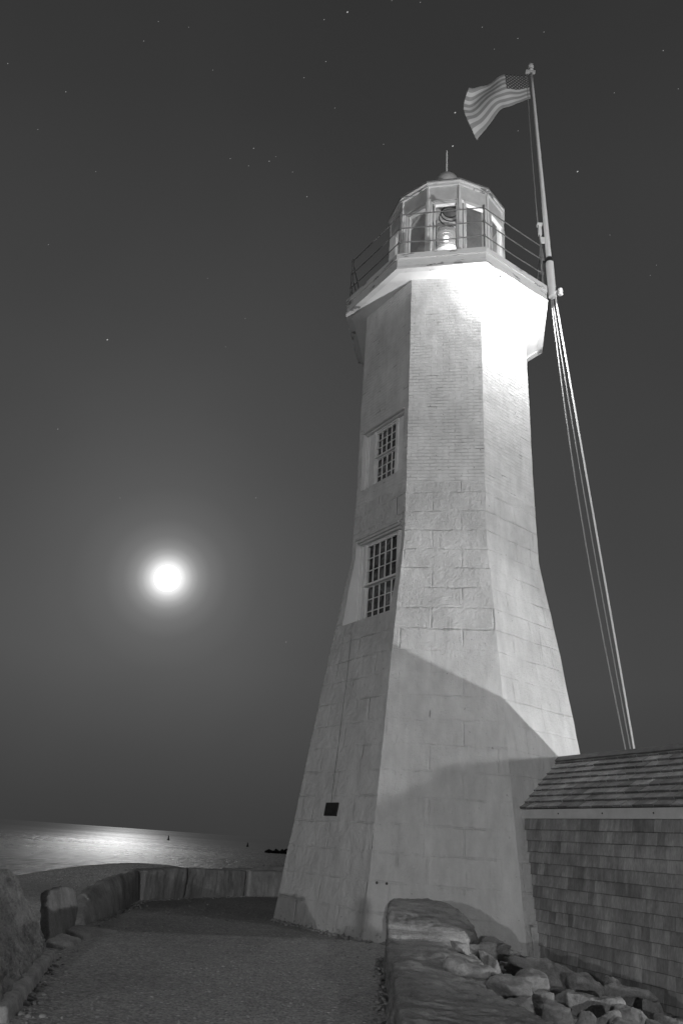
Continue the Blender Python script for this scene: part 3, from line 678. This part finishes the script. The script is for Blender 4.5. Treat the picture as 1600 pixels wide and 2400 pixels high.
# ------------------------------------------------------------------ stones
def rock(name, pts, material, voxel=.03, amp=.02, freq=3.0, fine=.006, seed=0, smooth=1, stretch=(1, 1, 1)):
    bm = bmesh.new()
    for p in pts: bm.verts.new(p)
    r_ = bmesh.ops.convex_hull(bm, input=bm.verts); bmesh.ops.delete(bm, geom=list(set(g for g in r_['geom_interior'] if isinstance(g, bmesh.types.BMVert))), context='VERTS')
    o = link(name, bm, material)
    md = o.modifiers.new('r', 'REMESH'); md.mode = 'VOXEL'; md.voxel_size = voxel
    md = o.modifiers.new('s', 'SMOOTH'); md.iterations = smooth; md.factor = .5
    dg = bpy.context.evaluated_depsgraph_get(); me = bpy.data.meshes.new_from_object(o.evaluated_get(dg)); o.modifiers.clear(); o.data = me
    sv = Vector((seed*3.1, seed*1.7, seed*.9)); me.calc_loop_triangles()
    ns = [v.normal.copy() for v in me.vertices]
    for v, n_ in zip(me.vertices, ns):
        c_ = Vector((v.co.x*stretch[0], v.co.y*stretch[1], v.co.z*stretch[2]))
        h = noise.noise(c_*freq+sv)*amp+noise.noise(c_*freq*3+sv)*amp*.4
        rg_ = 1-abs(noise.noise(c_*freq*5+sv)); h += (rg_-.7)*fine*1.5+noise.noise(c_*freq*14+sv)*fine
        v.co += n_*h
    for p in me.polygons: p.use_smooth = True
    # the object sits at its own base
    cc = Vector((0, 0, 0))
    for v in me.vertices: cc += v.co
    cc /= len(me.vertices); cc.z = min(v.co.z for v in me.vertices)
    me.transform(Matrix.Translation(-cc)); o.location = cc
    if name != 'cutter': pass
    return o
GB = 'big granite blocks edging the court'
def wx(y): return .52+(y-5.57)*.096
# right hand wall of three big boulders
o = rock('boulder', [(.80, 8.62, .50), (.86, 8.70, .53), (1.21, 8.8, .545), (1.47, 8.75, .50), (1.64, 8.35, .36), (.69, 7.72, .415), (.70, 7.68, .40), (1.07, 7.68, .40), (1.41, 7.62, .365), (1.60, 7.95, .27),
     (.70, 7.62, .0), (1.5, 7.62, .0), (.80, 8.68, -.2), (1.7, 8.4, -.2), (1.5, 7.6, -.3), (.70, 7.6, -.25), (1.5, 8.75, -.2)], M['granite_h'], .018, .025, 2.4, .010, 1, 2, (.7, 1, 2.6))
tag(o, 'flat-topped granite boulder at the far end, in front of the lighthouse foot', 'boulder', GB)
o = rock('boulder', [(.70, 7.58, .255), (1.2, 7.58, .27), (1.45, 7.4, .20), (1.38, 6.9, .22), (.60, 5.95, .285), (.83, 5.82, .28), (1.25, 5.8, .24), (1.35, 6.2, .2), (.60, 6.6, .265), (.63, 7.0, .27),
     (.70, 7.58, -.2), (1.5, 7.4, -.3), (.58, 5.9, -.2), (1.35, 5.9, -.3)], M['granite_h'], .018, .028, 2.2, .012, 2, 2, (.6, 1, 2.6))
tag(o, 'low layered granite slab in the middle of the right-hand edge', 'boulder', GB)
o = rock('boulder', [(.60, 5.80, .30), (.66, 5.84, .31), (.81, 5.80, .285), (1.06, 5.62, .262), (1.20, 5.0, .262), (1.26, 4.4, .26), (1.2, 3.4, .27), (.55, 5.4, .30), (.50, 4.6, .31), (.40, 3.4, .32),
     (.57, 5.78, -.2), (1.2, 5.5, -.3), (.50, 4.6, -.2), (.38, 3.3, -.2), (1.3, 3.3, -.3), (.52, 5.4, .1), (.46, 4.6, .12)], M['granite_h'], .016, .034, 2.0, .014, 3, 2, (.6, 1, 2.6))
tag(o, 'largest nearest rounded granite slab at the bottom edge beside the gravel', 'boulder', GB)
# smaller rocks between the boulders and the shed: centre, width, height, label
RK = [
 (1.26, 7.18, .29, .20, .07, 's', 'small slanting stone wedged on the inner edge of the middle slab'),
 (1.57, 7.61, .24, .30, .18, 's', 'angular pale rock resting against the far boulder'),
 (1.95, 8.57, .17, .16, .16, 's', 'small upright rock at the foot of the lighthouse wall'),
 (1.51, 6.97, .22, .24, .17, 's', 'blocky rock below the angular pale one'),
 (2.00, 9.00, .17, .30, .08, 's', 'thin slab behind the rocks, nearest the lighthouse'),
 (1.14, 5.95, .27, .42, .09, 'p', 'long pale low stone lying on the big slab'),
 (1.65, 6.35, .19, .44, .24, 's', 'rounded boulder in the middle of the rock pile'),
 (2.16, 7.70, .12, .74, .17, 's', 'long flat sloping rock along the foot of the shed corner'),
 (2.36, 7.26, .09, .36, .10, 's', 'flat rock continuing below the long sloping one'),
 (1.38, 5.79, .23, .34, .10, 's', 'flat stone just above the layered slab edge'),
 (1.36, 5.42, .20, .20, .09, 's', 'dark low stone tucked under the flat one'),
 (1.57, 5.72, .18, .17, .13, 'p', 'knobbly pale stone between the flat stone and the big boulder'),
 (2.03, 6.20, .12, .50, .22, 's', 'biggest smooth rounded boulder of the rock pile'),
 (1.50, 5.10, .20, .22, .13, 'p', 'pale wedge-shaped rock by the near slab'),
 (1.68, 5.28, .16, .19, .14, 's', 'squarish rock in front of the biggest rounded boulder'),
 (1.93, 5.56, .12, .20, .16, 'p', 'lumpy rock with a pale top below the biggest boulder'),
 (2.86, 7.80, .00, .30, .20, 'p', 'pale peaked rock standing against the shingle wall'),
 (2.70, 7.19, .01, .46, .25, 's', 'large sloping rock just right of the pale peaked one'),
 (2.24, 5.95, .08, .24, .14, 's', 'dark rounded rock near the bottom edge of the pile'),
 (2.77, 6.87, -.02, .24, .22, 's', 'tilted rock right of the large sloping one'),
 (2.00, 5.37, .11, .22, .10, 's', 'low rock cut by the bottom edge of the picture'),
 (2.62, 6.19, .00, .30, .15, 's', 'dark rock in the lower right corner of the pile'),
 (2.35, 5.72, .05, .20, .10, 's', 'small dark rock between the two bottom rocks'),
]
for i, (x, y, z, w, h, mm_, lab) in enumerate(RK):
    rd = random.Random(100+i); pts = []; yaw = rd.uniform(-.5, .5); tilt = -.10
    dep = w*rd.uniform(.65, .95)
    for k in range(12):
        a_ = rd.uniform(0, 2*math.pi); zz = rd.uniform(-1, 1); r_ = math.sqrt(1-zz*zz*.75)
        px, py, pz = w*.56*r_*math.cos(a_), dep*.55*r_*math.sin(a_), max(-.9, min(.55, zz))*(h*.95+.03)
        px, py = px*math.cos(yaw)-py*math.sin(yaw), px*math.sin(yaw)+py*math.cos(yaw)
        pz += tilt*px*1.4
        pts.append((x+px, y+py, z-h*.30+pz))
    o = rock('rock', pts, M['granite_p' if mm_ == 'p' else 'granite_s'], max(.009, w*.03), .022*w/.3, 5, .004, 20+i, 1)
    tag(o, lab, 'rock', 'loose rocks piled by the shed')
# rubble filling the gaps under the rocks
bm = bmesh.new(); rd = random.Random(5)
def low(x, y): return .40-.17*x+.01*y-.16
for i in range(420):
    y = rd.uniform(4.2, 9.3); x0 = wx(y)+.45; x1 = 2.55+(9.81-y)*.4245-.02
    if x1 < x0: continue
    x = rd.uniform(x0, x1); r_ = rd.uniform(.04, .10); c_ = Vector((x, y, max(low(x, y), -.30)+rd.uniform(-.05, .02)))
    res = bmesh.ops.create_icosphere(bm, subdivisions=2, radius=1)
    sx_, sy_, sz_ = r_*rd.uniform(.8, 1.4), r_*rd.uniform(.8, 1.4), r_*rd.uniform(.45, .8)
    for v in res['verts']:
        n_ = noise.noise(v.co*1.3+c_*9)*.4; v.co = c_+Vector((v.co.x*sx_, v.co.y*sy_, v.co.z*sz_))*(1+n_)
tag(link('rubble', bm, M['granite_s'], None, True), 'small broken stones filling the gaps between the rocks by the shed', 'rubble', None, 'stuff')

bm = bmesh.new(); rd = random.Random(11); cnt = 0
base_pts = [tc8(k, 0) for k in range(3)]
def peb(x, y, r_):
    res = bmesh.ops.create_icosphere(bm, subdivisions=1, radius=1); c_ = Vector((x, y, r_*.25)); sx_, sy_, sz_ = r_*rd.uniform(.8, 1.5), r_*rd.uniform(.8, 1.5), r_*rd.uniform(.5, .8)
    for v in res['verts']: v.co = c_+Vector((v.co.x*sx_, v.co.y*sy_, v.co.z*sz_))*(1+.3*noise.noise(v.co*2+c_*7))
for i in range(700):
    y = rd.uniform(4.6, 14.5); x = rd.uniform(-2.1, wx(y)-.02)
    if y > 9.2 and x > -.5+(11.5-y)*.62: continue
    peb(x, y, rd.choice((.006, .008, .010, .013)) if y > 6 else rd.choice((.006, .008, .010)))
for i in range(230):
    k = rd.choice((0, 0, 1)); a_, b_ = base_pts[k], base_pts[k+1]; p = a_.lerp(b_, rd.random()); n_ = (b_-a_).cross(Vector((0, 0, 1))).normalized()
    p += n_*abs(rd.gauss(.02, .05)); peb(p.x, p.y, rd.choice((.008, .012, .018, .028)))
for i in range(200):
    y = rd.uniform(4.8, 8.6); peb(wx(y)-abs(rd.gauss(.02, .05)), y, rd.choice((.008, .012, .02)))
for (a_, b_) in (((-1.25, 15.5), (-2.2, 14.0)), ((-2.2, 14.0), (-2.66, 13)), ((-2.66, 13), (-2.45, 9)), ((-2.2, 7.2), (-1.6, 4.9)), ((-.2, 16.3), (-1.25, 15.5))):
    for i in range(70):
        t_ = rd.random(); peb(a_[0]+(b_[0]-a_[0])*t_+abs(rd.gauss(.03, .06)), a_[1]+(b_[1]-a_[1])*t_-abs(rd.gauss(0, .03)), rd.choice((.010, .014, .02)))
tag(link('pebbles', bm, M['granite_p'], None, True), 'loose pebbles scattered on the gravel and along the feet of the stones', 'pebbles', None, 'stuff')

# left and far perimeter blocks : foot line points and top heights
def block(a, b_, zt0, zt1, th, lean0=0, lean1=0, m_='granite_v', seed=0, label='', top_in=.0, zb=-.15, amp=.02, group='upright granite blocks of the perimeter wall'):
    a, b_ = Vector((a[0], a[1], 0)), Vector((b_[0], b_[1], 0)); d = (b_-a).normalized(); o_ = Vector((-d.y, d.x, 0))
    if o_.dot(Vector((0, 9, 0))-a) > 0: o_ = -o_      # outwards, away from the court
    P = []
    for (p, zt, ln) in ((a, zt0, lean0), (b_, zt1, lean1)):
        for k in (0, th): 
            P.append(p+o_*k+Vector((0, 0, zb))); P.append(p+o_*(k+top_in)+d*ln+Vector((0, 0, zt-(.03 if k else 0))))
            P.append(p+o_*(k*.94+top_in*.6+.02)+d*ln*.75+Vector((0, 0, zt*.75)))
    o = rock('granite_block', P, M[m_], .035, amp, 2.2, .010, seed, stretch=(1.6, 1.6, .6)); tag(o, label, 'stone block', group); return o
block((-.10, 16.55), (-1.25, 15.6), .44, .44, .5, m_='granite_m', seed=31, label='pale block in the perimeter wall half hidden by the lighthouse')
block((-1.31, 15.50), (-2.17, 14.17), .43, .47, .5, m_='granite_m', seed=32, label='long pale block with a rounded corner, next left of the lighthouse')
block((-2.20, 14.08), (-2.70, 13.05), .47, .43, .5, seed=33, label='dark rough block in the middle of the curved wall')
G2 = 'upright granite blocks of the perimeter wall'
def outw(P, d): return [(x-d*.5, y+d*.15, z-.02) for x, y, z in P]
f_ = [(-2.52, 9.45, -.1), (-2.62, 11.6, -.1), (-2.72, 12.98, -.1), (-2.74, 9.95, .27), (-2.76, 10.4, .34), (-2.80, 11.3, .39), (-2.80, 12.95, .43), (-2.58, 9.5, .05)]
o = rock('granite_block', f_+outw(f_, .24), M['granite_v'], .035, .02, 2.2, .010, 34, stretch=(1.6, 1.6, .6)); tag(o, 'dark wedge block with one end slanting down to the gravel', 'stone block', G2)
f_ = [(-2.36, 7.95, -.1), (-2.46, 8.8, -.1), (-2.54, 7.95, .38), (-2.56, 8.05, .43), (-2.62, 8.7, .43), (-2.62, 9.05, .38), (-2.54, 9.0, .2), (-2.42, 7.9, .1), (-2.34, 7.75, -.1)]
o = rock('granite_block', f_+outw(f_, .18), M['granite_d'], .022, .015, 2.2, .010, 35, stretch=(1.6, 1.6, .6)); tag(o, 'dark upright stone standing alone in the gap', 'stone block', G2)
f_ = [(-2.22, 7.15, -.1), (-2.26, 7.12, .12), (-2.53, 6.95, .60), (-2.56, 6.9, .63), (-2.52, 6.2, .67), (-2.25, 5.0, .74), (-1.72, 4.9, .1), (-1.72, 4.9, -.1), (-1.98, 6.0, .10), (-2.2, 7.1, .1)]
o = rock('granite_block', f_+[(x-.55, y-.1, z-.05) for x, y, z in f_], M['granite_r'], .018, .03, 2.6, .016, 36, 2, (3.4, 2.2, .7)); tag(o, 'huge slanting ribbed slab at the left edge', 'stone block', G2)
o = rock('kerb_stone', [(-2.13, 7.15, .06), (-2.28, 7.05, .05), (-1.98, 6.05, .07), (-2.10, 6.0, .08), (-1.66, 4.9, .08), (-1.84, 4.85, .09), (-2.1, 7.12, -.1), (-1.58, 4.85, -.1), (-1.9, 4.8, -.1), (-2.3, 7.1, -.1), (-1.92, 6.1, -.1)], M['granite_v'], .02, .012, 4, .005, 41)
tag(o, 'long low kerb stone at the foot of the slanting slab', 'kerb stone', 'kerb stones along the left edge')
o = rock('kerb_stone', [(-2.50, 9.0, .05), (-2.30, 9.05, .04), (-2.05, 9.0, .02), (-2.48, 8.5, .06), (-2.25, 8.35, .03), (-2.5, 8.4, -.1), (-2.0, 9.0, -.1), (-2.5, 9.1, -.1), (-2.2, 8.3, -.1)], M['granite_s'], .02, .012, 4, .005, 42)
tag(o, 'small broken kerb stone sunk by the lone upright stone', 'kerb stone', 'kerb stones along the left edge')
o = rock('kerb_stone', [(-2.45, 8.30, .05), (-2.22, 8.2, .03), (-2.40, 7.7, .05), (-2.2, 7.6, .03), (-2.5, 8.3, -.1), (-2.1, 8.1, -.1), (-2.4, 7.6, -.1), (-2.15, 7.55, -.1)], M['granite_v'], .02, .015, 5, .005, 43)
tag(o, 'cracked kerb stone between the upright stone and the slanting slab', 'kerb stone', 'kerb stones along the left edge')
# low flat rocks behind the wall near the tower
o = rock('rock', [(-2.2, 18.9, .32), (-1.2, 18.6, .48), (-.2, 18.5, .42), (.6, 18.8, .4), (-2.4, 18.6, -.2), (.8, 18.6, -.2), (-2.2, 19.6, -.2), (.6, 19.6, -.2)], M['granite_s'], .06, .05, 1.5, .01, 51)
tag(o, 'low sloping rock seen over the wall just left of the lighthouse', 'rock')

# the photographer, just behind the camera: his shadow falls on the gravel and the foot of the tower
def person(x, y, H):
    k = H/1.75
    J = {'pelvis': (0, 0, .95, .13), 'waist': (0, 0, 1.10, .125), 'chest': (0, .02, 1.32, .15), 'neck': (0, .02, 1.49, .055), 'head1': (0, .03, 1.58, .075), 'head2': (0, .03, 1.68, .085), 'head3': (0, .02, 1.74, .05),
         'hl': (-.10, 0, .90, .10), 'kl': (-.13, .02, .50, .065), 'al': (-.15, -.02, .09, .045), 'tl': (-.16, .14, .04, .04), 'hr': (.10, 0, .90, .10), 'kr': (.13, .02, .50, .065), 'ar': (.15, -.02, .09, .045), 'tr': (.16, .14, .04, .04),
         'sl': (-.18, .02, 1.42, .07), 'el': (-.27, .08, 1.16, .05), 'wl': (-.15, .30, 1.14, .035), 'ml': (-.12, .38, 1.15, .035), 'sr': (.18, .02, 1.42, .07), 'er': (.27, .08, 1.16, .05), 'wr': (.15, .30, 1.14, .035), 'mr': (.12, .38, 1.15, .035)}
    E_ = [('pelvis', 'waist'), ('waist', 'chest'), ('chest', 'neck'), ('neck', 'head1'), ('head1', 'head2'), ('head2', 'head3')]
    for q in 'lr': E_ += [('pelvis', 'h'+q), ('h'+q, 'k'+q), ('k'+q, 'a'+q), ('a'+q, 't'+q), ('chest', 's'+q), ('s'+q, 'e'+q), ('e'+q, 'w'+q), ('w'+q, 'm'+q)]
    names = list(J); me = bpy.data.meshes.new('person'); me.from_pydata([Vector(J[n][:3])*k for n in names], [(names.index(a), names.index(b)) for a, b in E_], [])
    o = bpy.data.objects.new('person', me); C.objects.link(o); sk = o.modifiers.new('skin', 'SKIN')
    me.skin_vertices.new() if not me.skin_vertices else None
    for v, n in zip(me.skin_vertices[0].data, names): v.radius = (J[n][3]*k, J[n][3]*k)
    me.skin_vertices[0].data[0].use_root = True
    o.modifiers.new('sub', 'SUBSURF').levels = 2
    dg = bpy.context.evaluated_depsgraph_get(); m2 = bpy.data.meshes.new_from_object(o.evaluated_get(dg)); o.modifiers.clear(); o.data = m2
    m2.materials.clear(); m2.materials.append(M['darkcloth'])
    for p in m2.polygons: p.use_smooth = True
    o.location = (x, y, 0); return o
M['darkcloth'] = plain('dark_clothing', .05, .9, .2, 6, .3)
ph = person(-.02, -.85, 1.36); tag(ph, 'person in dark clothes standing behind the camera, only the shadow reaches the picture', 'person')

# ------------------------------------------------------------------ far things on the water
bm = bmesh.new(); rd = random.Random(9)
for i in range(260):
    t_ = rd.random()**1.6; x, y = -14.8+t_*40, 240+t_*30; s_ = rd.uniform(.4, .9); hgt = -3.0+rd.uniform(0, 1)*(0.1+1.5*min(1, t_*t_*30))
    res = bmesh.ops.create_icosphere(bm, subdivisions=1, radius=1); c_ = Vector((x+rd.uniform(-.5, .5), y+rd.uniform(-2, 2), hgt))
    for v in res['verts']: v.co = c_+v.co*s_*(1+.4*noise.noise(v.co*2+c_))
jt = link('breakwater', bm, M['darkrock']); tag(jt, 'dark breakwater of heaped rocks in the water beside the lighthouse', 'breakwater')
for x, y, s_, lab in ((-69.9, 376, 1.0, 'tiny channel buoy in the moonlit water under the moon'), (-30.4, 350, .85, 'tiny dark buoy in the water nearer the lighthouse')):
    e = empty('buoy', (x, y, -3)); tag(e, lab, 'buoy', 'buoys out on the water')
    bm = bmesh.new(); lathe(bm, (x, y, -3), [(0, -.2*s_), (.55*s_, -.1*s_), (.6*s_, .35*s_), (.5*s_, .5*s_), (0, .52*s_)], 14); link('float', bm, M['black'], e)
    bm = bmesh.new(); lathe(bm, (x, y, -3), [(.40*s_, .5*s_), (.16*s_, 1.7*s_), (.22*s_, 1.75*s_), (.2*s_, 2.0*s_), (0, 2.05*s_)], 8); link('tower', bm, M['black'], e)
